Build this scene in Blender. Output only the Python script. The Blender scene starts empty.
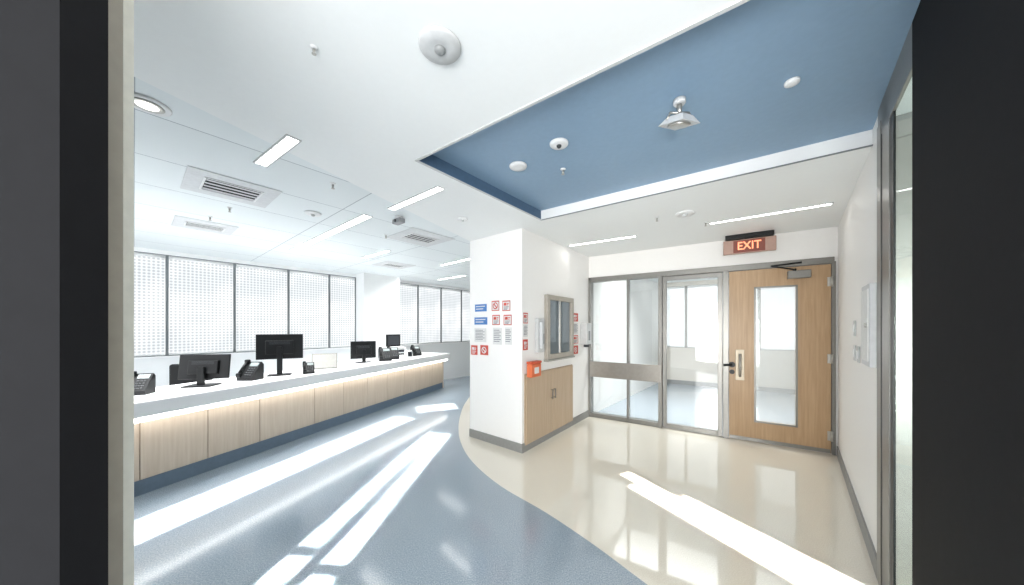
import bpy, bmesh, math, random
from mathutils import Vector, Matrix, geometry
random.seed(3)
scene=bpy.context.scene
COL=scene.collection
H=2.5
# ------------------------------------------------------------ materials
def nodes(name):
    m=bpy.data.materials.new(name); m.use_nodes=True
    nt=m.node_tree; return m,nt,nt.nodes['Principled BSDF']
def mat(name,col,rough=.5,metal=0,var=.04,scale=30,emit=0,ecol=None,coat=0,bump=0,spec=.5):
    m,nt,p=nodes(name)
    tc=nt.nodes.new('ShaderNodeTexCoord'); nz=nt.nodes.new('ShaderNodeTexNoise')
    nz.inputs['Scale'].default_value=scale; nz.inputs['Detail'].default_value=4
    nt.links.new(tc.outputs['Object'],nz.inputs['Vector'])
    r=nt.nodes.new('ShaderNodeValToRGB')
    c=Vector(col)
    r.color_ramp.elements[0].color=(*[max(0,x*(1-var)) for x in c],1)
    r.color_ramp.elements[1].color=(*[min(1,x*(1+var)) for x in c],1)
    r.color_ramp.elements[0].position=.35; r.color_ramp.elements[1].position=.65
    nt.links.new(nz.outputs['Fac'],r.inputs['Fac']); nt.links.new(r.outputs['Color'],p.inputs['Base Color'])
    p.inputs['Roughness'].default_value=rough; p.inputs['Metallic'].default_value=metal
    p.inputs['Coat Weight'].default_value=coat
    p.inputs['Specular IOR Level'].default_value=spec
    if emit:
        p.inputs['Emission Color'].default_value=(*(ecol or col),1); p.inputs['Emission Strength'].default_value=emit
    return m
def wood(name,c1,c2,rough=.4):
    m,nt,p=nodes(name)
    tc=nt.nodes.new('ShaderNodeTexCoord'); mp=nt.nodes.new('ShaderNodeMapping')
    mp.inputs['Scale'].default_value=(18,18,.9)
    nz=nt.nodes.new('ShaderNodeTexNoise'); nz.inputs['Scale'].default_value=3; nz.inputs['Detail'].default_value=7; nz.inputs['Distortion'].default_value=.25
    r=nt.nodes.new('ShaderNodeValToRGB'); r.color_ramp.elements[0].color=(*c1,1); r.color_ramp.elements[1].color=(*c2,1)
    r.color_ramp.elements[0].position=.3; r.color_ramp.elements[1].position=.7
    nt.links.new(tc.outputs['Object'],mp.inputs[0]); nt.links.new(mp.outputs[0],nz.inputs['Vector'])
    nt.links.new(nz.outputs['Fac'],r.inputs['Fac']); nt.links.new(r.outputs['Color'],p.inputs['Base Color'])
    p.inputs['Roughness'].default_value=rough
    return m
def glassm(name,tint=(.93,.97,.97),g=.1,frost=0):
    m=bpy.data.materials.new(name); m.use_nodes=True; nt=m.node_tree
    nt.nodes.remove(nt.nodes['Principled BSDF']); out=nt.nodes['Material Output']
    t=nt.nodes.new('ShaderNodeBsdfTransparent'); t.inputs[0].default_value=(*tint,1)
    gl=nt.nodes.new('ShaderNodeBsdfGlossy'); gl.inputs['Roughness'].default_value=.03
    mx=nt.nodes.new('ShaderNodeMixShader'); mx.inputs[0].default_value=g
    src=t
    if frost:
        tr=nt.nodes.new('ShaderNodeBsdfTranslucent'); tr.inputs[0].default_value=(.95,.98,.98,1)
        df=nt.nodes.new('ShaderNodeBsdfDiffuse'); df.inputs[0].default_value=(.95,.97,.97,1)
        m0=nt.nodes.new('ShaderNodeMixShader'); m0.inputs[0].default_value=.6
        nt.links.new(tr.outputs[0],m0.inputs[1]); nt.links.new(df.outputs[0],m0.inputs[2])
        m2=nt.nodes.new('ShaderNodeMixShader'); m2.inputs[0].default_value=frost
        nt.links.new(t.outputs[0],m2.inputs[1]); nt.links.new(m0.outputs[0],m2.inputs[2]); src=m2
    nt.links.new(src.outputs[0],mx.inputs[1]); nt.links.new(gl.outputs[0],mx.inputs[2]); nt.links.new(mx.outputs[0],out.inputs[0])
    return m
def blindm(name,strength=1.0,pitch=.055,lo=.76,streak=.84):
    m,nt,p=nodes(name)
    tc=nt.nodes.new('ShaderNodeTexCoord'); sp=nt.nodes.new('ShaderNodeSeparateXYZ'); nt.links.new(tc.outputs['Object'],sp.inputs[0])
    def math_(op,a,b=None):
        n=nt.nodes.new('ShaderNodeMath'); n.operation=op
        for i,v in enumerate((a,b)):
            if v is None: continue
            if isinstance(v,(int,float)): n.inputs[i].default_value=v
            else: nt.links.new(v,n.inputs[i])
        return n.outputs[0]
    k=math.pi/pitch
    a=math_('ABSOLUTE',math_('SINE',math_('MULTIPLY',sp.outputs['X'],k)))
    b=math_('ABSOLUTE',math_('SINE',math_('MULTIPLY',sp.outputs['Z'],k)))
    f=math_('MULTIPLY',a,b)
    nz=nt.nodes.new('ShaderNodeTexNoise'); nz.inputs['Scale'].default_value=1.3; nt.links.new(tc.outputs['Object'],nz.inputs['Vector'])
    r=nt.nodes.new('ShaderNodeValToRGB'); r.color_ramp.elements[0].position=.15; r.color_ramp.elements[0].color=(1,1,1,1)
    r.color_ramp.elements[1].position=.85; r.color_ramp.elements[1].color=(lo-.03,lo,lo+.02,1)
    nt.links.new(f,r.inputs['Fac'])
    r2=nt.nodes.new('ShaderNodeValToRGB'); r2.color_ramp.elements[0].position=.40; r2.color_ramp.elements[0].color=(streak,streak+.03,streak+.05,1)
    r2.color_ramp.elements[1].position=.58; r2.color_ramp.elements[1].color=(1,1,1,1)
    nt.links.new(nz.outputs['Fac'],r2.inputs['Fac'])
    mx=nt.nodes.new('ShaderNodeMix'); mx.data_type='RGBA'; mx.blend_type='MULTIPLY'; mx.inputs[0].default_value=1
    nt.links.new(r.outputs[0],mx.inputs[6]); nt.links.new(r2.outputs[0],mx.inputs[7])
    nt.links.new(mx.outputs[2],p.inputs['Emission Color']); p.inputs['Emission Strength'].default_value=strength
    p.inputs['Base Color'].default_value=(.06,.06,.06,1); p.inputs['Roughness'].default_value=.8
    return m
def speckle(name,base,dark,light,rough=.2,scale=160,ior=1.5):
    m,nt,p=nodes(name)
    tc=nt.nodes.new('ShaderNodeTexCoord'); nz=nt.nodes.new('ShaderNodeTexNoise'); nz.inputs['Scale'].default_value=scale; nz.inputs['Detail'].default_value=2
    r=nt.nodes.new('ShaderNodeValToRGB'); e=r.color_ramp.elements
    e[0].position=.36; e[0].color=(*dark,1); e[1].position=.64; e[1].color=(*light,1)
    a=e.new(.45); a.color=(*base,1); b=e.new(.56); b.color=(*base,1)
    nt.links.new(tc.outputs['Object'],nz.inputs['Vector']); nt.links.new(nz.outputs['Fac'],r.inputs['Fac']); nt.links.new(r.outputs[0],p.inputs['Base Color'])
    p.inputs['Roughness'].default_value=rough; p.inputs['IOR'].default_value=ior
    return m
def tilem(name,col,ang):
    m,nt,p=nodes(name)
    tc=nt.nodes.new('ShaderNodeTexCoord'); mp=nt.nodes.new('ShaderNodeMapping'); mp.inputs['Rotation'].default_value=(0,0,-ang)
    br=nt.nodes.new('ShaderNodeTexBrick'); br.offset=0; br.inputs['Scale'].default_value=1
    br.inputs['Brick Width'].default_value=1.25; br.inputs['Row Height'].default_value=.62; br.inputs['Mortar Size'].default_value=.0035; br.inputs['Mortar Smooth'].default_value=0
    br.inputs['Color1'].default_value=(*col,1); br.inputs['Color2'].default_value=(*[c*.955 for c in col],1); br.inputs['Mortar'].default_value=(.34,.38,.42,1)
    nt.links.new(tc.outputs['Object'],mp.inputs[0]); nt.links.new(mp.outputs[0],br.inputs['Vector']); nt.links.new(br.outputs['Color'],p.inputs['Base Color'])
    p.inputs['Roughness'].default_value=.6
    return m
ANG1=math.atan2(-.64,.768)   # direction along the door wall / light fixtures
ANG2=math.atan2(.768,.64)
WHITE=mat('white_paint',(.88,.895,.895),.55,var=.005)
WHITEW=mat('white_wall_paint',(.87,.86,.84),.5,var=.005)
CEIL=mat('ceiling_plaster',(.87,.89,.885),.6,var=.005)
FASC=mat('white_tray_fascia',(.84,.84,.83),.6,var=.005)
CEILP=tilem('ceiling_panel',(.80,.85,.86),ANG2)
BLUE=mat('blue_ceiling_paint',(.23,.35,.48),.45,var=.02)
BEIGE=speckle('beige_sheet_floor',(.77,.715,.61),(.71,.655,.55),(.83,.78,.675),.05,160,2.1)
BLUEF=speckle('blue_sheet_floor',(.29,.35,.405),(.20,.26,.315),(.39,.455,.515),.12,140,1.85)
BACKF=speckle('pale_blue_sheet_floor',(.38,.43,.48),(.33,.38,.43),(.44,.49,.54),.12,160,1.6)
BASEB=mat('grey_rubber_baseboard',(.26,.26,.25),.5)
STEEL=mat('brushed_steel',(.50,.49,.46),.32,.85,.05,60)
FRAME=mat('metallic_grey_frame',(.23,.225,.21),.35,.5)
MULL=mat('grey_window_mullion',(.19,.21,.22),.4,.3)
TAUPE=mat('taupe_metal_frame',(.35,.31,.255),.45,.1)
HFR=mat('pale_hatch_frame',(.42,.385,.33),.4,.1)
RAIL=mat('bronze_grey_rail',(.33,.31,.28),.3,.6)
CREAM=mat('cream_jamb_paint',(.82,.79,.70),.45,.0)
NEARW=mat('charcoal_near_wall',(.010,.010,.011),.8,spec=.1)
DOORW=wood('oak_door_veneer',(.38,.24,.125),(.47,.315,.18))
CABW=wood('oak_cabinet_veneer',(.44,.325,.215),(.51,.39,.275))
DESKW=wood('pale_maple_panel',(.61,.49,.375),(.69,.575,.46))
SLAB=mat('white_solid_surface',(.95,.95,.95),.35,var=.004)
KICK=mat('blue_grey_toe_kick',(.15,.21,.28),.45)
BLACK=mat('black_plastic',(.008,.009,.010),.4,spec=.3)
BLACKG=mat('black_glossy_screen',(.02,.022,.027),.12)
DGREY=mat('dark_grey_plastic',(.03,.034,.04),.45)
LGREY=mat('light_grey_plastic',(.57,.58,.58),.45)
PLW=mat('white_plastic',(.80,.81,.81),.35,var=.01)
GRILL=mat('diffuser_panel_grey_white',(.64,.66,.67),.45)
SHADOW=mat('duct_shade',(.012,.016,.02),.8)
LED=mat('led_diffuser',(1,1,1),.5,emit=6,ecol=(1,.99,.96))
LEDR=mat('led_reveal',(1,1,1),.5,emit=2.8,ecol=(1,.98,.93))
LEDC=mat('led_lens',(1,1,1),.5,emit=.8,ecol=(1,.97,.9))
RED=mat('sign_red',(.55,.07,.045),.5)
ORANGE=mat('orange_plastic',(.68,.15,.05),.4)
SBLUE=mat('sign_blue',(.06,.20,.50),.5)
PAPER=mat('paper_white',(.70,.70,.69),.6,var=.02)
INK=mat('ink_grey',(.18,.19,.21),.6)
EXITP=mat('exit_sign_panel',(.12,.03,.02),.4,emit=.05,ecol=(1,.2,.1))
EXITB=mat('exit_sign_housing',(.40,.26,.21),.4,.1)
EXITL=mat('exit_sign_letters',(1,.35,.2),.5,emit=.7,ecol=(1,.28,.13))
GLASS=glassm('clear_glass',(.95,.97,.97),.06)
FROST=glassm('hazy_vision_glass',(.97,.985,.985),.035,.22)
BLIND=blindm('perforated_blind_glow',.70,.044,.56,.78); BLIND2=blindm('blind_beyond_glow',.74,.05,.84)  # fabric emits; the daylight behind the blinds is put into its colour
# ------------------------------------------------------------ mesh helpers
def box(bm,x0,x1,y0,y1,z0,z1,b=0):
    vs=bmesh.ops.create_cube(bm,size=1)['verts']
    for v in vs:
        v.co=Vector(((x0+x1)/2+v.co.x*(x1-x0),(y0+y1)/2+v.co.y*(y1-y0),(z0+z1)/2+v.co.z*(z1-z0)))
    if b:
        es=list({e for v in vs for e in v.link_edges})
        bmesh.ops.bevel(bm,geom=es,offset=b,segments=2,affect='EDGES',profile=.5)
def cyl(bm,c,r,h,axis='Z',r2=None,seg=24):
    R={'Z':Matrix(),'X':Matrix.Rotation(math.pi/2,4,'Y'),'Y':Matrix.Rotation(-math.pi/2,4,'X')}[axis]
    res=bmesh.ops.create_cone(bm,cap_ends=True,segments=seg,radius1=r,radius2=r if r2 is None else r2,depth=h,matrix=Matrix.Translation(c)@R)
    for v in res['verts']:
        for f in v.link_faces:
            if len(f.verts)==4: f.smooth=True
def rod(bm,a,b,r,seg=12):
    a=Vector(a);b=Vector(b);d=b-a
    q=d.to_track_quat('Z','Y').to_matrix().to_4x4()
    res=bmesh.ops.create_cone(bm,cap_ends=True,segments=seg,radius1=r,radius2=r,depth=d.length,matrix=Matrix.Translation((a+b)/2)@q)
    for v in res['verts']:
        for f in v.link_faces:
            if len(f.verts)==4: f.smooth=True
def lathe(bm,prof,c=(0,0,0),seg=40):
    rings=[]
    for r,z in prof:
        rings.append([bm.verts.new((c[0]+r*math.cos(2*math.pi*i/seg),c[1]+r*math.sin(2*math.pi*i/seg),c[2]+z)) for i in range(seg)])
    for a,b in zip(rings,rings[1:]):
        for i in range(seg):
            f=bm.faces.new((a[i],a[(i+1)%seg],b[(i+1)%seg],b[i])); f.smooth=True
    bm.faces.new(rings[0][::-1]); bm.faces.new(rings[-1])
def prism(bm,pts,z0,z1):
    lo=[bm.verts.new((x,y,z0)) for x,y in pts]; hi=[bm.verts.new((x,y,z1)) for x,y in pts]
    bm.faces.new(lo[::-1]); bm.faces.new(hi); n=len(pts)
    for i in range(n): bm.faces.new((lo[i],lo[(i+1)%n],hi[(i+1)%n],hi[i]))
def xprism(bm,pts,x0,x1):
    lo=[bm.verts.new((x0,y,z)) for y,z in pts]; hi=[bm.verts.new((x1,y,z)) for y,z in pts]
    bm.faces.new(lo[::-1]); bm.faces.new(hi); n=len(pts)
    for i in range(n): bm.faces.new((lo[i],lo[(i+1)%n],hi[(i+1)%n],hi[i]))
def setp(o,kw):
    for k,v in kw.items(): o[k]=v
def mk(name,build,mats,parent=None,loc=(0,0,0),rz=0,rx=0,**kw):
    bm=bmesh.new(); build(bm)
    bmesh.ops.recalc_face_normals(bm,faces=bm.faces[:])
    me=bpy.data.meshes.new(name); bm.to_mesh(me); bm.free()
    for m in (mats if isinstance(mats,(list,tuple)) else [mats]): me.materials.append(m)
    o=bpy.data.objects.new(name,me); COL.objects.link(o)
    o.location=loc; o.rotation_euler=(rx,0,rz)
    if parent: o.parent=parent
    setp(o,kw); return o
def boxes(*bs):
    def f(bm):
        for b in bs: box(bm,*b)
    return f
def empty(name,loc,rz=0,**kw):
    o=bpy.data.objects.new(name,None); o.empty_display_size=.1; COL.objects.link(o)
    o.location=loc; o.rotation_euler=(0,0,rz); setp(o,kw); return o
def text(name,s,size,m,parent,loc,depth=.003,rot=(math.pi/2,0,0),sx=1):
    c=bpy.data.curves.new('t','FONT'); c.body=s; c.size=size; c.align_x='CENTER'; c.align_y='CENTER'; c.extrude=depth; c.offset=size*.012
    t=bpy.data.objects.new('t',c); COL.objects.link(t); bpy.context.view_layer.update()
    me=bpy.data.meshes.new_from_object(t.evaluated_get(bpy.context.evaluated_depsgraph_get()))
    bpy.data.objects.remove(t)
    me.materials.clear(); me.materials.append(m)
    o=bpy.data.objects.new(name,me); COL.objects.link(o); o.parent=parent; o.location=loc; o.rotation_euler=rot; o.scale=(sx,1,1); return o
def copy_thing(src,loc,rz=None):
    n=src.copy(); COL.objects.link(n); n.location=loc
    if rz is not None: n.rotation_euler=(0,0,rz)
    for ch in src.children:
        c=ch.copy(); COL.objects.link(c); c.parent=n
        for g in ch.children:
            k=g.copy(); COL.objects.link(k); k.parent=c
    return n
class Fr:
    def __init__(s,o,a): s.o=Vector((o[0],o[1])); s.a=a; s.d=Vector((math.cos(a),math.sin(a))); s.n=Vector((-math.sin(a),math.cos(a)))
    def pt(s,x,y=0,z=0):
        p=s.o+s.d*x+s.n*y; return (p.x,p.y,z)
def fr2(p,q): return Fr(p,math.atan2(q[1]-p[1],q[0]-p[0]))
# key plan points
A=(1.211,4.955); B=(3.565,3.445); C=(2.036,1.743); P=(.111,3.5); Q=(-.539,4.04)
d2=Vector((.64,.768))
FD=fr2(A,B); FR=fr2(B,C); FS=fr2(P,A); FL=fr2(Q,P)
FW=Fr((-5.155,4.33),ANG2)
FK=Fr((-3.087,2.58),math.atan2(.952,.307))
S=dict(kind='structure')
# ------------------------------------------------------------ floor
def floorb(bm):
    cv=[(2.6,-.6),(2.0,.3),(1.45,.82),(1.1,1.2),(.738,1.709),(.53,2.02),(.25,2.384),(-.105,2.78),(-.40,3.25),(-.60,3.75),(-.73,4.3),(-.82,5.0),(-.86,5.8),(-.80,6.8),(-.5,8.2),(0,10),(.3,12)]
    pts=[]
    for i in range(len(cv)-1):
        p0=Vector(cv[max(i-1,0)]);p1=Vector(cv[i]);p2=Vector(cv[i+1]);p3=Vector(cv[min(i+2,len(cv)-1)])
        for k in range(6):
            t=k/6; pts.append(.5*((2*p1)+(p2-p0)*t+(2*p0-5*p1+4*p2-p3)*t*t+(3*p1-p0-3*p2+p3)*t**3))
    pts.append(Vector(cv[-1])); pts=[Vector((cv[0][0],-1.5))]+pts
    v=[bm.verts.new((p.x,p.y,0)) for p in pts]
    xl=[bm.verts.new((-9.5,p.y,0)) for p in pts]; xr=[bm.verts.new((8,p.y,0)) for p in pts]
    for i in range(len(pts)-1):
        f=bm.faces.new((xl[i],v[i],v[i+1],xl[i+1])); f.material_index=1
        f=bm.faces.new((v[i],xr[i],xr[i+1],v[i+1])); f.material_index=0
mk('floor',floorb,[BEIGE,BLUEF],label='glossy beige sheet floor with sweeping blue inlay',**S)
pb=[A,B,(B[0]+d2.x*4,B[1]+d2.y*4),(A[0]+d2.x*4,A[1]+d2.y*4)]
mk('floor.001',lambda bm:prism(bm,[(x+d2.x*.05,y+d2.y*.05) for x,y in pb],.0,.003),BACKF,label='grey-blue sheet floor of the room beyond the glass',**S)
# ------------------------------------------------------------ ceiling with tray
T1=(-.639,2.075);T2=(.298,3.238);T3=(2.18,1.904);T4=(1.165,.773)
SEAM=[(-1.95,.75),(-1.657,1.392),(-.539,4.04)]
def ceilb(bm):
    def fill(loop,hole,mi):
        allp=loop+(hole or [])
        loops=[[Vector((x,y,0)) for x,y in loop]]+([[Vector((x,y,0)) for x,y in hole]] if hole else [])
        tr=geometry.tessellate_polygon(loops)
        vs=[bm.verts.new((x,y,H)) for x,y in allp]
        for t in tr:
            f=bm.faces.new([vs[i] for i in t]); f.material_index=mi
    Qb=(Q[0]+d2.x*10,Q[1]+d2.y*10)
    seam=[(-2.6,-1.5)]+SEAM+[Qb]
    fill([(8,-1.5),(8,12),(Qb[0],12)]+seam[::-1],[T1,T2,T3,T4],0)
    fill([(-9.5,-1.5)]+seam+[(Qb[0],12),(-9.5,12)],None,1)
mk('ceiling',ceilb,[CEIL,CEILP],label='white plaster and panelled ceiling',**S)
HT=2.595
def trayb(bm):
    lo=[bm.verts.new((*p,H)) for p in (T1,T2,T3,T4)]; hi=[bm.verts.new((*p,HT)) for p in (T1,T2,T3,T4)]
    bm.faces.new(hi)
    for i in range(4):
        f=bm.faces.new((lo[i],lo[(i+1)%4],hi[(i+1)%4],hi[i]))
        f.material_index=(2,1,1,0)[i]
mk('ceiling.001',trayb,[BLUE,FASC,mat('deep_blue_fascia',(.07,.13,.21),.6)],label='recessed blue painted ceiling tray',**S)  # third slot is a deeper blue for the left fascia
def edge_trim(name,p,q,w=.018,m=None):
    f=fr2(p,q); L=(Vector(q)-Vector(p)).length
    mk(name,boxes((0,L,-w,w*.2,-.006,.0)),m or LGREY,loc=(*p,H),rz=f.a,**S)
edge_trim('trim_1',T1,T2,.014,LGREY); edge_trim('trim_2',T2,T3,.010,MULL); edge_trim('trim_3',T4,T1,.014)
# ------------------------------------------------------------ walls
mk('wall_window',boxes((-4.5,7.5,0,.15,0,.98),(-4.5,7.5,0,.15,2.44,H)),WHITE,loc=FW.pt(0),rz=FW.a,**S)
mk('wall_pier',boxes((2.95,3.75,-.35,.15,0,H)),WHITE,loc=FW.pt(0),rz=FW.a,**S)
mk('trim_4',boxes((-4.5,2.95,-.05,.0,.962,.982),(3.75,7.5,-.05,0,.962,.982)),SLAB,loc=FW.pt(0),rz=FW.a,label='white window ledge',**S)
ff=Fr(FW.pt(7.5)[:2],ANG1)
mk('wall_far',boxes((-.2,4.2,0,.12,0,H)),WHITE,loc=ff.pt(0),rz=ff.a,**S)
Q2=(Q[0]+d2.x*5.6,Q[1]+d2.y*5.6); A2=(A[0]+d2.x*4.0,A[1]+d2.y*4.0)
mk('wall_column',lambda bm:prism(bm,[P,A,A2,Q2,Q],0,H),WHITEW,**S)
LD=(Vector(B)-Vector(A)).length
mk('wall_door',boxes((0,LD,0,.12,2.17,H),(2.765,LD+.1,0,.12,0,2.17)),WHITEW,loc=FD.pt(0),rz=FD.a,**S)
LR=(Vector(C)-Vector(B)).length
mk('wall_right',boxes((-.1,LR,0,.14,0,H)),WHITEW,loc=FR.pt(0),rz=FR.a,**S)
fb=Fr((A[0]+d2.x*3.9,A[1]+d2.y*3.9),FD.a)
mk('wall_beyond',boxes((-.2,5,0,.12,0,.90),(-.2,5,0,.12,2.40,H)),mat('warm_beige_wall_paint',(.78,.72,.64),.5,var=.01),loc=fb.pt(0),rz=fb.a,**S)
fbr=Fr(B,ANG2)
mk('wall_beyond_side',boxes((.05,4.2,-.3,-.15,0,H)),WHITEW,loc=fbr.pt(0),rz=fbr.a,**S)
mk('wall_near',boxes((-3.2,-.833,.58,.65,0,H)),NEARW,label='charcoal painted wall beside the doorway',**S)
mk('trim_5',boxes((-1.3,-.862,.652,.70,0,H,.003)),TAUPE,label='taupe metal door jamb',**S)
mk('trim_6',boxes((-1.3,-.898,.705,.75,0,H,.003)),CREAM,label='cream door stop strip',**S)
def bb(name,f,x0,x1,h=.1,m=None,d=.012):
    mk(name,boxes((x0,x1,-d,-.0005,.0,h)),m or BASEB,loc=f.pt(0),rz=f.a,**S)
bb('baseboard_column',FL,-.0,.845+.012); bb('baseboard_side',FS,0,1.80)
bb('baseboard_right',FR,0.02,LR); bb('baseboard_window',FW,-4.5,2.95); bb('baseboard_beyond',fb,-.2,5)
# ------------------------------------------------------------ windows + blinds
n=1
def window_bay(fr,x0,x1,z0,z1,mm=MULL,bm_=BLIND,grp='perforated roller blinds along the window wall',t=.016):
    global n
    mk('window_%d'%n,boxes((x0,x0+t,-.0,.08,z0,z1),(x1-t,x1,-.0,.08,z0,z1),(x0,x1,.0,.08,z0,z0+.008),(x0,x1,.0,.08,z1-.01,z1)),mm,loc=fr.pt(0),rz=fr.a,**S)
    n+=1
    w=x1-x0
    e=empty('roller_blind',fr.pt(x0+w/2,.02,z0),fr.a,label='white perforated roller blind, daylight glow put in as emission, in dark window frame',category='window blind',group=grp)
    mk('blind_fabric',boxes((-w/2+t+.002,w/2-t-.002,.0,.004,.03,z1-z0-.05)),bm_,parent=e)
    mk('roller_tube',lambda b:cyl(b,(0,.0,z1-z0-.035),.018,w-2*t-.01,'X'),PLW,parent=e)
    mk('hem_bar',boxes((-w/2+t+.002,w/2-t-.002,-.010,.010,.010,.032,.003)),PLW,parent=e)
bs=[-2.7,-1.94,-1.2,-.46,.28,1.02,1.76,2.44,2.95]
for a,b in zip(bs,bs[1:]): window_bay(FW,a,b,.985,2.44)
bs=[3.75,4.45,5.15,5.85,6.55,7.25]
for a,b in zip(bs,bs[1:]): window_bay(FW,a,b,.985,2.44)
bs=[-.1,.6,1.3,2.0,2.7,3.4,4.1]
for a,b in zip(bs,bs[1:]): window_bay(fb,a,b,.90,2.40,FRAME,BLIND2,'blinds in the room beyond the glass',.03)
# ------------------------------------------------------------ glazed partition and doors
gp=empty('window_%d'%n,FD.pt(0),FD.a,label='glazed partition with grey metal frame and glass door',**S)
mk('frame',boxes((.0,.04,-.03,.1,0,2.17,.004),(.575,.605,-.02,.08,.0,2.12,.003),(1.0,1.05,-.03,.1,0,2.12,.004),(1.75,1.81,-.03,.1,0,2.12,.004),
   (0,2.765,-.03,.1,2.10,2.17,.004),(.04,1.0,-.02,.08,0,.06,.003)),FRAME,parent=gp)
mk('glass_pane',boxes((.04,.575,.02,.03,.06,2.10)),GLASS,parent=gp)
mk('glass_pane',boxes((.605,1.0,.02,.03,.06,2.10)),GLASS,parent=gp)
mk('crash_rail',boxes((.03,1.04,-.05,-.031,.63,.87,.004)),RAIL,parent=gp,label='wide bronze-grey metal rail across the glass')
gd=empty('door_2',FD.pt(1.05),FD.a,label='glass door leaf in slim grey metal frame',**S)
mk('door_stile_frame',boxes((.005,.055,-.01,.04,.01,2.095,.003),(.645,.695,-.01,.04,.01,2.095,.003),(.055,.645,-.01,.04,.01,.07,.003),(.055,.645,-.01,.04,2.04,2.095,.003)),FRAME,parent=gd)
mk('glass_pane',boxes((.055,.645,.01,.02,.07,2.04)),GLASS,parent=gd)
wd=empty('door_1',FD.pt(1.81),FD.a,label='oak veneer door with tall narrow vision glass',**S)
W=.935
def leafb(bm):
    x0,x1,z0,z1=.27,.64,.26,1.87
    box(bm,.005,x0,-.01,.035,.008,2.095); box(bm,x1,W-.005,-.01,.035,.008,2.095)
    box(bm,x0,x1,-.01,.035,.008,z0); box(bm,x0,x1,-.01,.035,z1,2.095)
mk('door_leaf',leafb,DOORW,parent=wd)
mk('glazing_bead',boxes((.255,.275,-.018,-.008,.245,1.885),(.635,.655,-.018,-.008,.245,1.885),(.255,.655,-.018,-.008,.245,.265),(.255,.655,-.018,-.008,1.865,1.885)),FRAME,parent=wd)
mk('vision_glass',boxes((.27,.64,.008,.014,.26,1.87)),FROST,parent=wd)
mk('door_frame',boxes((W,W+.03,-.03,.1,0,2.12,.003)),FRAME,parent=wd)
mk('handle_plate',boxes((.07,.16,-.018,-.01,.74,1.12,.004)),mat('bronze_beige_plate',(.44,.38,.29),.4,.3),parent=wd)
def pull(bm):
    rod(bm,(.115,-.065,.79),(.115,-.065,1.07),.015); rod(bm,(.115,-.015,.82),(.115,-.065,.82),.010); rod(bm,(.115,-.015,1.04),(.115,-.065,1.04),.010)
mk('pull_handle',pull,mat('steel_handle',(.36,.34,.31),.3,.7),parent=wd)
def lever(bm):
    cyl(bm,(.035,-.02,.93),.034,.02,'Y'); rod(bm,(.035,-.03,.93),(.035,-.06,.93),.010); rod(bm,(.035,-.055,.93),(-.055,-.055,.92),.014)
    cyl(bm,(.035,-.018,.84),.028,.016,'Y')
mk('lever_lock',lever,BLACK,parent=wd)
for z in (.2,1.05,1.9):
    mk('hinge',lambda bm:(cyl(bm,(W-.002,-.03,z),.011,.11),box(bm,W-.035,W,-.022,-.008,z-.05,z+.05)),STEEL,parent=wd)
mk('door_closer',boxes((.56,.76,-.075,-.01,1.955,2.045,.008)),FRAME,parent=wd)
def arm(bm):
    rod(bm,(.62,-.06,2.055),(.40,-.16,2.10),.009); rod(bm,(.40,-.16,2.10),(.68,-.04,2.135),.009); cyl(bm,(.62,-.06,2.05),.016,.03)
mk('closer_arm',arm,BLACK,parent=wd)
mk('kick_sweep',boxes((.01,W-.01,-.016,-.01,.01,.05)),FRAME,parent=wd)
# glazed side screen of the corridor
FG=Fr(C,FR.a)
gw=empty('window_%d'%(n+1),FG.pt(0),FG.a,label='full height glazed side screen in metal frame',**S)
mk('frame',boxes((0,.10,-.012,.10,0,H,.003),(.0,.28,-.008,.004,.0,2.6,.002),(.12,.69,-.008,.006,2.42,2.6,.002),(.33,.69,-.004,.004,0,.1,.002)),FRAME,parent=gw)
mk('gasket',boxes((.281,.345,-.004,.004,.0,2.42),(.10,.115,-.010,.0,0,2.42)),BLACK,parent=gw)
mk('glass_pane',boxes((.345,.68,.000,.003,.1,2.42)),glassm('side_glass',(.86,.91,.89),.08),parent=gw)
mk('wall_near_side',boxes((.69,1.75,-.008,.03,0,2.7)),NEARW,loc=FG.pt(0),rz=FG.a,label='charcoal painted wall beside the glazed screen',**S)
mk('wall_side_room',boxes((-1.5,3.5,1.3,1.4,0,H)),mat('side_room_wall',(.72,.76,.74),.6),loc=FG.pt(0),rz=FG.a,**S)
# ------------------------------------------------------------ reception desk
desk=empty('reception_desk',FK.pt(0),FK.a,label='long white reception desk with pale maple front panels',category='desk')
E=4.90;S0=-1.6
mk('countertop',boxes((S0,E+.08,-.13,.62,.672,.80,.012)),SLAB,parent=desk,label='thick white countertop')
mk('carcass',boxes((S0,E,.03,.55,.10,.671)),WHITE,parent=desk)
seams=[-1.6,-1.1,-.43,.03,.49,.96,1.63,2.1,2.57,3.04,3.51,4.0,4.45,4.89]
for a,b in zip(seams,seams[1:]):
    mk('front_panel',boxes((a+.003,b-.003,.005,.029,.13,.61,.002)),DESKW,parent=desk,label='pale maple veneer panel')
mk('light_reveal',boxes((S0,E-.02,-.120,-.075,.634,.671)),LEDR,parent=desk,label='glowing strip under the counter')
mk('toe_kick',boxes((S0,E,.02,.06,.0,.125)),KICK,parent=desk)
mk('end_panel',boxes((E,E+.025,.005,.6,.0,.664,.003)),DESKW,parent=desk)
wt=empty('work_surface',FK.pt(0),FK.a,label='lower white staff work surface behind the counter',category='desk')
mk('worktop',boxes((S0,3.0,.625,.95,.70,.735,.004)),SLAB,parent=wt)
for x in (S0+.05,.6,2.95):
    mk('leg',boxes((x-.02,x+.02,.7,.9,0,.70)),LGREY,parent=wt)
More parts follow.
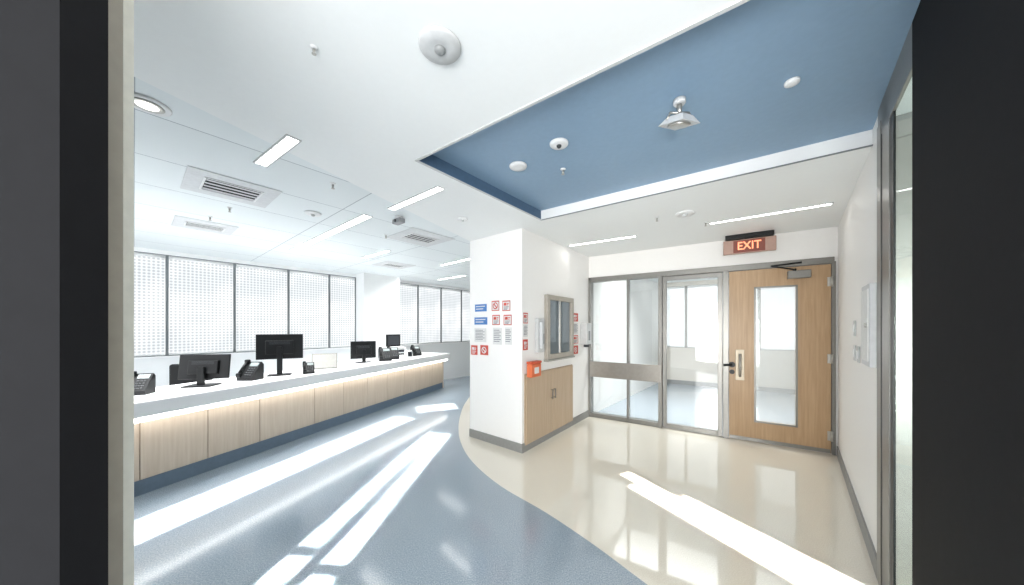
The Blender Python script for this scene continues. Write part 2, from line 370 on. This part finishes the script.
def monitor(s,t,w,h,zb,rot,lab,tilt=0):
    e=empty('computer_monitor',FK.pt(s,t,.80),FK.a+rot,label=lab,category='monitor',group='monitors on the reception desk')
    mk('screen_housing',lambda bm:(box(bm,-w/2,w/2,0,.022,zb,zb+h,.005),box(bm,-w/2*.6,w/2*.6,-.022,.002,zb+h*.2,zb+h*.75,.008)),BLACK,parent=e,rx=tilt)
    mk('screen',boxes((-w/2+.012,w/2-.012,.0221,.024,zb+.014,zb+h-.012)),BLACKG,parent=e,rx=tilt)
    mk('vent',lambda bm:[box(bm,-w*.22,w*.22,-.0235,-.0215,zb+h*.6+i*.012,zb+h*.6+i*.012+.005) for i in range(3)],DGREY,parent=e,rx=tilt)
    mk('stand_neck',boxes((-.028,.028,-.035,-.005,.012,zb+h*.5,.004)),BLACK,parent=e)
    mk('stand_base',lambda bm:box(bm,-.12,.12,-.10,.09,.0,.014,.005),BLACK,parent=e)
    return e
monitor(.58,.26,.44,.25,.07,-1.05,'wide black computer monitor sitting low on its stand',-.12)
monitor(1.35,.24,.48,.31,.20,-.75,'tall black monitor raised on a column stand')
monitor(2.80,.30,.40,.29,.07,-.55,'small black monitor beside a desk phone')
def chair(s,t,rot):
    e=empty('office_chair',FK.pt(s,t,0),FK.a+rot,label='black office chair tucked behind the reception desk',category='chair')
    mk('backrest',boxes((-.22,.22,.17,.23,.52,.92,.03)),BLACK,parent=e)
    mk('seat',boxes((-.24,.24,-.25,.22,.44,.51,.03)),BLACK,parent=e)
    mk('back_support',lambda bm:rod(bm,(0,.21,.44),(0,.245,.7),.02),DGREY,parent=e)
    mk('gas_column',lambda bm:cyl(bm,(0,0,.27),.025,.36),STEEL,parent=e)
    def base(bm):
        for i in range(5):
            a=i*2*math.pi/5; rod(bm,(0,0,.10),(.28*math.cos(a),.28*math.sin(a),.07),.018)
    mk('star_base',base,DGREY,parent=e)
    for i in range(5):
        a=i*2*math.pi/5
        mk('caster',lambda bm:cyl(bm,(.28*math.cos(a),.28*math.sin(a),.028),.028,.04,'X'),BLACK,parent=e)
chair(.98,1.42,-.9)
def phone_thing(s,t,rot,lab):
    e=empty('desk_phone',FK.pt(s,t,.80),FK.a+rot,label=lab,category='telephone',group='black desk phones on the reception desk')
    mk('phone_body',lambda bm:xprism(bm,[(-.07,0),(.09,0),(.09,.17),(.06,.20),(-.07,.04)],-.09,.09),BLACK,parent=e)
    def yz(y): return .04+(y+.07)/.13*.16
    def hs(bm):
        rod(bm,(-.065,-.06,yz(-.06)+.035),(-.065,.045,yz(.045)+.03),.013); box(bm,-.088,-.042,-.085,-.045,.035,.085,.008); box(bm,-.088,-.042,.025,.065,.17,.225,.008)
    mk('handset',hs,BLACK,parent=e)
    def kp(bm):
        for i in range(3):
            for j in range(4):
                y=-.05+j*.018; z=yz(y)
                box(bm,-.01+i*.027,.008+i*.027,y-.007,y+.006,z-.004,z+.006)
    mk('keypad',kp,mat('key_grey',(.12,.125,.13),.5),parent=e)
    def disp(bm):
        y=.035; z=yz(y)
        xprism(bm,[(y-.014,z-.022),(y+.016,z+.014),(y+.012,z+.022),(y-.018,z-.014)],-.02,.075)
    mk('display',disp,mat('lcd_grey',(.30,.34,.34),.2),parent=e)
    return e
ph=phone_thing(.14,.30,-.9,'black desk phone with handset near the doorway')
for s,t,r,l,k in [(.98,.20,-1.3,'black desk phone between two monitors',1),(1.56,.02,-.6,'small black phone beside the tall monitor',.7),(3.12,.13,-.7,'black desk phone by small monitor',1.1),(3.42,.20,-.7,'black desk phone near the printer',1.1),(4.15,.2,-.5,'black desk phone near the desk end',1)]:
    c=copy_thing(ph,FK.pt(s,t,.80),FK.a+r); c['label']=l; c.scale=(k,k,k)
ph.scale=(.85,.85,.9)
e=empty('document_tray',FK.pt(2.0,.25,.80),FK.a-.75,label='off-white tilted document holder on the counter',category='office supply')
cp=mat('cream_plastic',(.22,.215,.20),.5)
mk('tray_body',lambda bm:(box(bm,-.16,.16,-.08,.10,0,.012,.003),xprism(bm,[(-.075,.012),(-.062,.012),(.03,.21),(.018,.216)],-.16,.16),xprism(bm,[(-.062,.012),(.08,.012),(.028,.20)],-.16,-.15),xprism(bm,[(-.062,.012),(.08,.012),(.028,.20)],.15,.16)),cp,parent=e)
mk('paper_stack',lambda bm:xprism(bm,[(-.079,.02),(-.0765,.02),(.0115,.206),(.009,.207)],-.148,.148),mat('paper_cream',(.36,.355,.33),.6),parent=e)
e=empty('printer',FK.pt(3.80,.44,.80),FK.a-.6,label='white and dark grey printer on the counter',category='printer')
mk('printer_body',boxes((-.17,.17,-.15,.15,0,.16,.012)),PLW,parent=e)
mk('scanner_lid',boxes((-.175,.175,-.155,.155,.16,.20,.012)),LGREY,parent=e)
mk('control_panel',boxes((-.08,.12,-.165,-.15,.10,.15,.004)),DGREY,parent=e)
mk('paper_slot',boxes((-.12,.12,-.156,-.149,.05,.08)),BLACK,parent=e)
e=empty('pier_niche_box',FW.pt(3.58,-.351,.98),FW.a,label='small dark box on white pier between windows',category='wall box')  # solid dark box standing in for a niche in the pier
mk('box_housing',boxes((-.16,.16,-.03,0,0,.26,.004)),BLACK,parent=e)
mk('box_front',boxes((-.13,.13,-.033,-.0295,.03,.23)),DGREY,parent=e)
e=empty('card_terminal',FK.pt(3.72,.06,.80),FK.a-.6,label='small white terminal with dark screen on the counter',category='card reader')
mk('terminal_body',lambda bm:xprism(bm,[(-.06,0),(.06,0),(.06,.14),(-.02,.14)],-.05,.05),PLW,parent=e)
mk('terminal_screen',lambda bm:xprism(bm,[(-.052,.03),(-.026,.12),(-.029,.122),(-.056,.03)],-.04,.04),BLACKG,parent=e)
# ------------------------------------------------------------ column furniture
cab=empty('wall_cabinet',FS.pt(0),FS.a,label='oak veneer double door cabinet set flush in wall',category='cabinet')
mk('cabinet_body',boxes((.04,1.22,-.0135,-.001,.07,.87,.002)),CABW,parent=cab)
for x0,x1,hx in ((.05,.628,.60),(.634,1.21,.67)):
    d=mk('door',boxes((x0,x1,-.026,-.0137,.08,.86,.002)),CABW,parent=cab)
    mk('handle',lambda bm:(rod(bm,(hx,-.05,.50),(hx,-.05,.62),.006),rod(bm,(hx,-.025,.51),(hx,-.05,.51),.005),rod(bm,(hx,-.025,.61),(hx,-.05,.61),.005)),FRAME,parent=d)
iw=empty('window_40',FS.pt(0),FS.a,label='reception service hatch window with taupe frame',**S)
mk('frame',boxes((.47,.54,-.05,-.001,1.0,1.80,.004),(1.12,1.19,-.05,-.001,1.0,1.80,.004),(.54,1.12,-.05,-.001,1.74,1.80,.004),(.54,1.12,-.05,-.001,1.0,1.06,.004)),HFR,parent=iw)
mk('glass_pane',boxes((.54,1.12,-.02,-.012,1.06,1.74)),mat('hatch_glass',(.13,.16,.18),.04,spec=1.0),parent=iw)
mk('sliding_mullion',boxes((.82,.85,-.03,-.02,1.06,1.74)),STEEL,parent=iw)
mk('sill_ledge',boxes((.46,1.20,-.065,-.001,.975,.998,.004)),STEEL,parent=iw)
ob=empty('sharps_box',FS.pt(.15,-.027,.835),FS.a,label='orange plastic box with white label on wall',category='box')
mk('box_body',boxes((-.10,.10,-.07,-.0,.0,.15,.01)),ORANGE,parent=ob)
mk('box_lid',boxes((-.105,.105,-.075,-.0,.151,.178,.006)),mat('red_lid',(.55,.08,.03),.4),parent=ob)
mk('label',boxes((-.045,.045,-.0725,-.0705,.04,.11)),PAPER,parent=ob)
ds=empty('wall_telephone',FS.pt(.33,-.001,1.10),FS.a,label='white wall telephone unit with handset on column',category='telephone')
mk('back_plate',boxes((-.075,.075,-.05,0,0,.40,.012)),LGREY,parent=ds)
mk('handset',boxes((-.055,-.005,-.085,-.051,.05,.36,.012)),GRILL,parent=ds)
mk('keypad',boxes((.012,.055,-.054,-.0505,.10,.22,.001)),mat('pad_grey',(.2,.21,.22),.5),parent=ds)
def sign(fr,s,z,w,h,col,lab,style):
    e=empty('wall_sign',fr.pt(s,-.001,z),fr.a,label=lab,category='sign')
    mk('sign_panel',boxes((-w/2,w/2,-.006,0,-h/2,h/2)),col,parent=e)
    if style in('ban','notice') and col is PAPER:
        mk('border',boxes((-w/2,w/2,-.0072,-.0062,h*.40,h/2),(-w/2,w/2,-.0072,-.0062,-h/2,-h*.42),(-w/2,-w*.43,-.0072,-.0062,-h/2,h/2),(w*.43,w/2,-.0072,-.0062,-h/2,h/2)),RED,parent=e)
    if style=='lines':
        mk('print',lambda bm:[box(bm,-w*.4,w*(.4 if i%2 else .25),-.0075,-.0062,h*.35-i*h*.11-h*.02,h*.35-i*h*.11+h*.02) for i in range(7)],INK,parent=e)
    elif style=='bars':
        mk('print',lambda bm:[box(bm,-w*.4,w*(.38-.15*i),-.0075,-.0062,h*.2-i*h*.35-h*.06,h*.2-i*h*.35+h*.06) for i in range(2)],PAPER,parent=e)
    elif style=='notice':
        c=RED if col is PAPER else PAPER
        mk('icon',lambda bm:(box(bm,-w*.32,w*.02,-.0078,-.0062,h*.02,h*.30),box(bm,w*.08,w*.32,-.0078,-.0062,h*.18,h*.26),box(bm,w*.08,w*.26,-.0078,-.0062,h*.04,h*.12)),c,parent=e)
        mk('print',lambda bm:[box(bm,-w*.32,w*(.32-.1*i),-.0078,-.0062,-h*.10-i*h*.12-h*.03,-h*.10-i*h*.12+h*.03) for i in range(3)],INK if col is PAPER else PAPER,parent=e)
    elif style=='ban':
        def ring(bm):
            N=24;R=min(w,h)*.34;r=R*.72;y=-.008
            a=[bm.verts.new((R*math.cos(6.2832*i/N),y,R*math.sin(6.2832*i/N))) for i in range(N)]
            b=[bm.verts.new((r*math.cos(6.2832*i/N),y,r*math.sin(6.2832*i/N))) for i in range(N)]
            for i in range(N): bm.faces.new((a[i],a[(i+1)%N],b[(i+1)%N],b[i]))
            k=R*.6; q=R*.12
            bm.faces.new([bm.verts.new(v) for v in ((-k-q,-.0082,k-q),(-k+q,-.0082,k+q),(k+q,-.0082,-k+q),(k-q,-.0082,-k-q))])
        mk('symbol',ring,RED if col is PAPER else PAPER,parent=e)
    return e
# sign centres: distance along the column face from its far edge, height above floor
for s,z,w,h,c,l,st in [
 (.20,1.637,.20,.09,SBLUE,'blue and white information sign on column','bars'),
 (.20,1.475,.22,.09,SBLUE,'blue notice sign on column','bars'),
 (.19,1.300,.20,.17,PAPER,'printed white notice sheet on column','lines'),
 (.45,1.652,.12,.12,PAPER,'white prohibition sign with red border','ban'),
 (.62,1.645,.12,.12,PAPER,'red bordered notice with icon and text','notice'),
 (.46,1.484,.12,.12,PAPER,'red bordered notice with icon and text','notice'),
 (.64,1.481,.12,.12,PAPER,'red bordered notice with icon and text','notice'),
 (.48,1.292,.14,.20,PAPER,'printed white notice sheet','lines'),
 (.65,1.296,.10,.20,PAPER,'narrow printed notice sheet','lines'),
 (.085,1.109,.11,.12,RED,'red sign with white icon and text','notice'),
 (.26,1.116,.13,.12,RED,'orange-red sign with white symbol','ban')]:
    sign(FL,s,z,w,h,c,l,st)
sign(FS,.06,1.50,.09,.12,PAPER,'small red bordered sign near corner','notice')
sign(FS,.06,1.36,.09,.14,PAPER,'small printed notice near corner','lines')
sign(FS,.06,1.20,.09,.12,RED,'small red sign near corner','notice')
sign(FS,1.33,1.54,.17,.12,RED,'red sign beside the service hatch','notice')
sign(FS,1.33,1.38,.17,.16,PAPER,'notice sheet beside the service hatch','lines')
sign(FS,1.33,1.22,.17,.12,PAPER,'red bordered notice beside the service hatch','notice')
sign(FS,1.33,1.07,.17,.12,RED,'red lower sign beside the service hatch','ban')
hd=empty('sanitizer_dispenser',FS.pt(1.58,-.001,1.14),FS.a,label='white sanitizer dispenser on wall by glazing',category='dispenser')
mk('dispenser_body',boxes((-.09,.09,-.11,0,.0,.32,.015)),LGREY,parent=hd)
mk('dispenser_nozzle',boxes((-.03,.03,-.10,-.03,-.04,.0,.004)),DGREY,parent=hd)
mk('dispenser_window',boxes((-.03,.03,-.113,-.1095,.06,.2)),mat('pump_grey',(.2,.21,.22),.4),parent=hd)
pn=empty('wall_panel_box',FR.pt(2.12,-.001,1.17),FR.a,label='white control panel box mounted on wall',category='control panel')
mk('panel_box',boxes((-.14,.14,-.035,0,0,.48,.003)),LGREY,parent=pn)
mk('panel_door',boxes((-.12,.12,-.040,-.035,.03,.45,.002)),mat('matte_white_door',(.76,.76,.74),.9,spec=.1),parent=pn)
mk('latch',lambda bm:cyl(bm,(.09,-.044,.24),.012,.012,'Y'),STEEL,parent=pn)
for s,z,l in ((1.35,1.33,'white thermostat on wall'),(1.35,1.14,'white light switch plate on wall'),(1.55,1.14,'white light switch plate beside panel')):
    e=empty('light_switch',FR.pt(s,-.001,z),FR.a,label=l,category='switch')
    mk('face_plate',boxes((-.04,.04,-.008,0,0,.12,.003)),LGREY,parent=e)
    mk('rocker',boxes((-.017,.017,-.014,-.008,.03,.09,.002)),PLW,parent=e)
# ------------------------------------------------------------ exit sign
ex=empty('exit_sign',FD.pt(2.0,-.20,2.272),FD.a,label='ceiling mounted exit sign with glowing orange-red letters',category='exit sign')
mk('ceiling_canopy',boxes((-.23,.23,-.035,.035,.175,.2275,.004)),BLACK,parent=ex)
mk('sign_housing',boxes((-.25,.25,-.02,.02,0,.165,.006)),EXITB,parent=ex)
mk('letter_field',boxes((-.15,.15,-.0235,-.0205,.010,.155)),EXITP,parent=ex)
text('letters','EXIT',.13,EXITL,ex,(0,-.026,.083),.002,sx=.85)
mk('stem',boxes((-.04,.04,-.012,.012,.1645,.1755)),BLACK,parent=ex)
# ------------------------------------------------------------ ceiling fixtures
def strip(p,q,w=.07,lab='linear led ceiling light, lit white'):
    f=fr2(p,q); L=(Vector(q)-Vector(p)).length; c=((p[0]+q[0])/2,(p[1]+q[1])/2,H)
    e=empty('linear_light',c,f.a,label=lab,category='ceiling light',group='linear led lights in the ceiling')
    mk('light_trim',boxes((-L/2-.01,L/2+.01,-w/2-.01,-w/2,-.008,-.0005),(-L/2-.01,L/2+.01,w/2,w/2+.01,-.008,-.0005),(-L/2-.01,-L/2,-w/2,w/2,-.008,-.0005),(L/2,L/2+.01,-w/2,w/2,-.008,-.0005)),LGREY,parent=e)
    mk('diffuser',boxes((-L/2,L/2,-w/2,w/2,-.006,-.001)),LED,parent=e)
strip((-1.69,2.12),(-1.27,1.83),.06)
strip((-3.12,4.50),(-1.42,3.10),.075)
strip((-1.12,2.93),(-.56,2.48),.055)
strip((-2.35,5.0),(-1.78,4.53),.06)
strip((-1.25,5.6),(-.62,5.0),.06)
strip((-1.7,7.3),(-1.0,6.7),.06)
strip((.778,4.24),(1.49,3.80),.055)
strip((2.10,3.34),(2.84,2.80),.045)
strip((3.2,7.0),(4.1,6.4),.06,'linear led ceiling light in the room beyond')
def diffuser(p,w,lab,g=.6,N=4,r=.66):
    e=empty('air_diffuser',(*p,H),ANG2,label=lab,category='air vent',group='ceiling air diffusers')
    o=w/2; i=w/2*g; i2=i*r
    mk('face_frame',boxes((-o,o,-o,-i2,-.006,-.001,.002),(-o,o,i2,o,-.006,-.001,.002),(-o,-i,-i2,i2,-.006,-.001,.002),(i,o,-i2,i2,-.006,-.001,.002)),GRILL,parent=e)
    mk('duct_shade_plate',boxes((-i,i,-i2,i2,-.003,-.001)),SHADOW,parent=e)  # flat plate without a hole; the duct's shade is its near-black colour
    def lou(bm):
        for k in range(N):
            y=-i2+(k+.5)*2*i2/N; hw=.34*i2/N
            xprism(bm,[(y-hw,-.008),(y-hw,-.011),(y+hw,-.011),(y+hw,-.008)],-i*.98,i*.98)
        box(bm,-i-.012,-i,-i2,i2,-.012,-.006); box(bm,i,i+.012,-i2,i2,-.012,-.006)
        box(bm,-i-.012,i+.012,-i2-.012,-i2,-.012,-.006); box(bm,-i-.012,i+.012,i2,i2+.012,-.012,-.006)
    mk('louvre',lou,PLW,parent=e)
diffuser((-2.24,2.52),.54,'square white air diffuser with dark louvres',.60,4,.86)
diffuser((-3.34,3.43),.48,'white louvred air diffuser near the windows')
diffuser((-1.13,3.89),.60,'square white air diffuser in panelled ceiling')
diffuser((-2.1,5.6),.55,'distant white air diffuser in panelled ceiling')
def disc(name,p,r,z,lab,cat,inner=True,im=None,hm=None):
    e=empty(name,(*p,z),0,label=lab,category=cat)
    mk('housing',lambda bm:lathe(bm,[(r,-.001),(r,-.008),(r*.95,-.014),(r*.5,-.017)]),hm or PLW,parent=e)
    if inner: mk('sensor',lambda bm:lathe(bm,[(r*.26,-.017),(r*.26,-.024),(r*.16,-.032),(.004,-.034)]),im or LGREY,parent=e)
    return e
disc('smoke_detector',(-.281,1.229),.082,H,'round white smoke detector with central sensor','smoke detector',True,mat('sensor_grey',(.25,.26,.26),.4),LGREY)
disc('smoke_detector',(1.67,3.04),.085,H,'round white smoke detector in corridor ceiling','smoke detector')
disc('ceiling_speaker',(-1.92,3.04),.07,H,'small round white ceiling speaker','speaker')
disc('ceiling_speaker',(-.5,3.2),.05,H,'small round white sensor in panelled ceiling','sensor')
disc('motion_sensor',(.305,2.045),.06,HT,'round white sensor with dark lens on blue ceiling','sensor',True,DGREY)
disc('ceiling_speaker',(.045,2.33),.065,HT,'flat round pale speaker on blue ceiling','speaker',False)
disc('smoke_detector',(1.36,1.53),.03,HT,'tiny white round detector on blue ceiling','smoke detector',False)
e=empty('recessed_downlight',(-1.80,1.554,H),0,label='round white recessed downlight',category='ceiling light')
mk('trim_ring',lambda bm:lathe(bm,[(.085,-.001),(.085,-.006),(.078,-.010),(.062,-.008)]),PLW,parent=e)
mk('baffle',lambda bm:lathe(bm,[(.061,-.0085),(.042,-.0095)]),STEEL,parent=e)
mk('lens',lambda bm:lathe(bm,[(.041,-.010),(.025,-.014),(.002,-.015)]),LEDC,parent=e)
def sprk(p,z=H,lab='small chrome sprinkler head in ceiling'):
    e=empty('sprinkler_head',(*p,z),0,label=lab,category='sprinkler',group='ceiling sprinkler heads')
    mk('escutcheon',lambda bm:lathe(bm,[(.017,-.001),(.016,-.004),(.008,-.008)]),PLW,parent=e)
    mk('sprinkler_body',lambda bm:(cyl(bm,(0,0,-.020),.004,.026),cyl(bm,(0,0,-.034),.010,.003),rod(bm,(-.007,0,-.008),(-.004,0,-.033),.0015,6),rod(bm,(.007,0,-.008),(.004,0,-.033),.0015,6)),STEEL,parent=e)
    return e
s0=sprk((-.778,1.2375)); s0.scale=(.8,.8,.8)
for p,z in [((-3.0,3.13),H),((-1.37,2.41),H),((-2.6,2.9),H),((1.45,3.15),H),((.385,2.38),HT),((-1.5,3.75),H),((2.03,3.3),H)]:
    k=copy_thing(s0,(*p,z)); k.scale=(1.2,1.2,1.2)
e=empty('security_camera',(-1.13,3.14,H),ANG1,label='small pale ceiling security camera with dark lens',category='security camera')
mk('mount',lambda bm:cyl(bm,(0,0,-.012),.04,.022),LGREY,parent=e)
mk('camera_body',lambda bm:box(bm,-.065,.065,-.035,.035,-.07,-.024,.008),mat('camera_grey',(.22,.23,.24),.4),parent=e)
mk('camera_lens',lambda bm:cyl(bm,(.0,-.04,-.048),.015,.012,'Y'),BLACKG,parent=e)
e=empty('spot_fixture',(.88,1.655,HT),0,label='silver ceiling fixture with bracket and tilted squarish head',category='ceiling light')
mk('ceiling_plate',lambda bm:lathe(bm,[(.030,-.001),(.030,-.02),(.024,-.028)]),LGREY,parent=e)
mk('stem',lambda bm:(rod(bm,(0,0,-.025),(0,0,-.075),.012),rod(bm,(-.05,0,-.07),(.05,0,-.07),.006),rod(bm,(-.05,0,-.07),(-.065,0,-.105),.005),rod(bm,(.05,0,-.07),(.065,0,-.105),.005)),STEEL,parent=e)
def sqhead(bm):
    bmesh.ops.create_cone(bm,cap_ends=True,segments=4,radius1=.102,radius2=.06,depth=.04,matrix=Matrix.Rotation(math.pi/4+.5,4,'Z'))
    box(bm,-.01,.01,-.01,.01,.02,.03)
mk('lamp_head',sqhead,LGREY,parent=e,loc=(0,0,-.11),rx=.3)
mk('lamp_lens',lambda bm:lathe(bm,[(.056,-.0205),(.05,-.028),(.03,-.032),(.002,-.033)]),STEEL,parent=e,loc=(0,0,-.11),rx=.3)
# ------------------------------------------------------------ lights
def area(name,loc,rot,sx,sy,power,spread=180,col=(1,1,1)):
    l=bpy.data.lights.new(name,'AREA'); l.shape='RECTANGLE'; l.size=sx; l.size_y=sy; l.energy=power; l.color=col
    l.spread=math.radians(spread); o=bpy.data.objects.new(name,l); COL.objects.link(o); o.location=loc; o.rotation_euler=rot; return o
area('fill_entry',(.3,-2.4,1.2),(math.radians(88),0,0),5,2.0,170)  # unseen fill added behind the camera to brighten the room
area('fill_foyer',(-.1,-1.3,1.0),(math.radians(95),0,math.radians(-36)),1.8,1.2,15,75,(1,.98,.95))  # second added fill behind the camera, lifts the foyer and its ceiling
area('fill_behind_desk',FK.pt(1.7,1.2,.06),(math.radians(108),0,FK.a),4.6,.45,11)  # fill hidden by the counter, added to brighten ceiling and sill wall
area('fill_over_desk',FK.pt(1.7,.35,2.46),(0,0,FK.a),6.0,.9,60,90)  # added fill for the countertop; limited spread keeps its face unseen
area('fill_beyond_ceiling',FD.pt(1.4,1.0,2.47),(0,0,FD.a),2.4,1.0,38,120)  # fill added out of sight above the glazing for the room beyond
def beam(p,q,w,k=1.0,z=2.43):
    L=(Vector(q)-Vector(p)).length; f=fr2(p,q)
    area('sun_patch_lamp',((p[0]+q[0])/2,(p[1]+q[1])/2,z),(0,0,f.a),L,w,PW*k*L*w,.6,(1,.975,.93))  # added narrow lamp under the ceiling, imitates a sun patch on the floor
PW=9
beam((-2.95,1.0),(-1.66,4.9),.38)
def lane(p,q,w_,cuts,k=1.0):
    p=Vector(p);q=Vector(q)
    for a,b in cuts: beam(p.lerp(q,a),p.lerp(q,b),w_,k)
lane((-1.40,.9),(-1.06,4.22),.17,[(0,.31),(.335,.54),(.565,.75),(.77,1)])
lane((-1.13,.9),(-.87,4.15),.17,[(0,.27),(.295,.50),(.525,.71),(.73,1)],.95)
beam((-1.62,5.35),(-1.0,5.6),.45)
for a,b,w_,k in [((1.08,3.02),(1.88,1.40),.13,1),((1.07,2.80),(1.76,1.42),.13,1),((1.40,2.60),(1.98,1.46),.11,.85)]:
    beam(a,b,w_,k)
w=bpy.data.worlds.new('World'); scene.world=w; w.use_nodes=True
bg=w.node_tree.nodes['Background']; bg.inputs[0].default_value=(.985,.99,1,1); bg.inputs[1].default_value=1.7
# ------------------------------------------------------------ camera
cd=bpy.data.cameras.new('camera'); cd.sensor_width=36; cd.lens=36*315/1024; cd.shift_y=34.5/1024; cd.clip_start=.03
co=bpy.data.objects.new('camera',cd); COL.objects.link(co); co.location=(0,0,1.4); co.rotation_euler=(math.pi/2,0,0); scene.camera=co
scene.view_settings.view_transform='Standard'
scene.view_settings.look='None'
scene.view_settings.exposure=.80
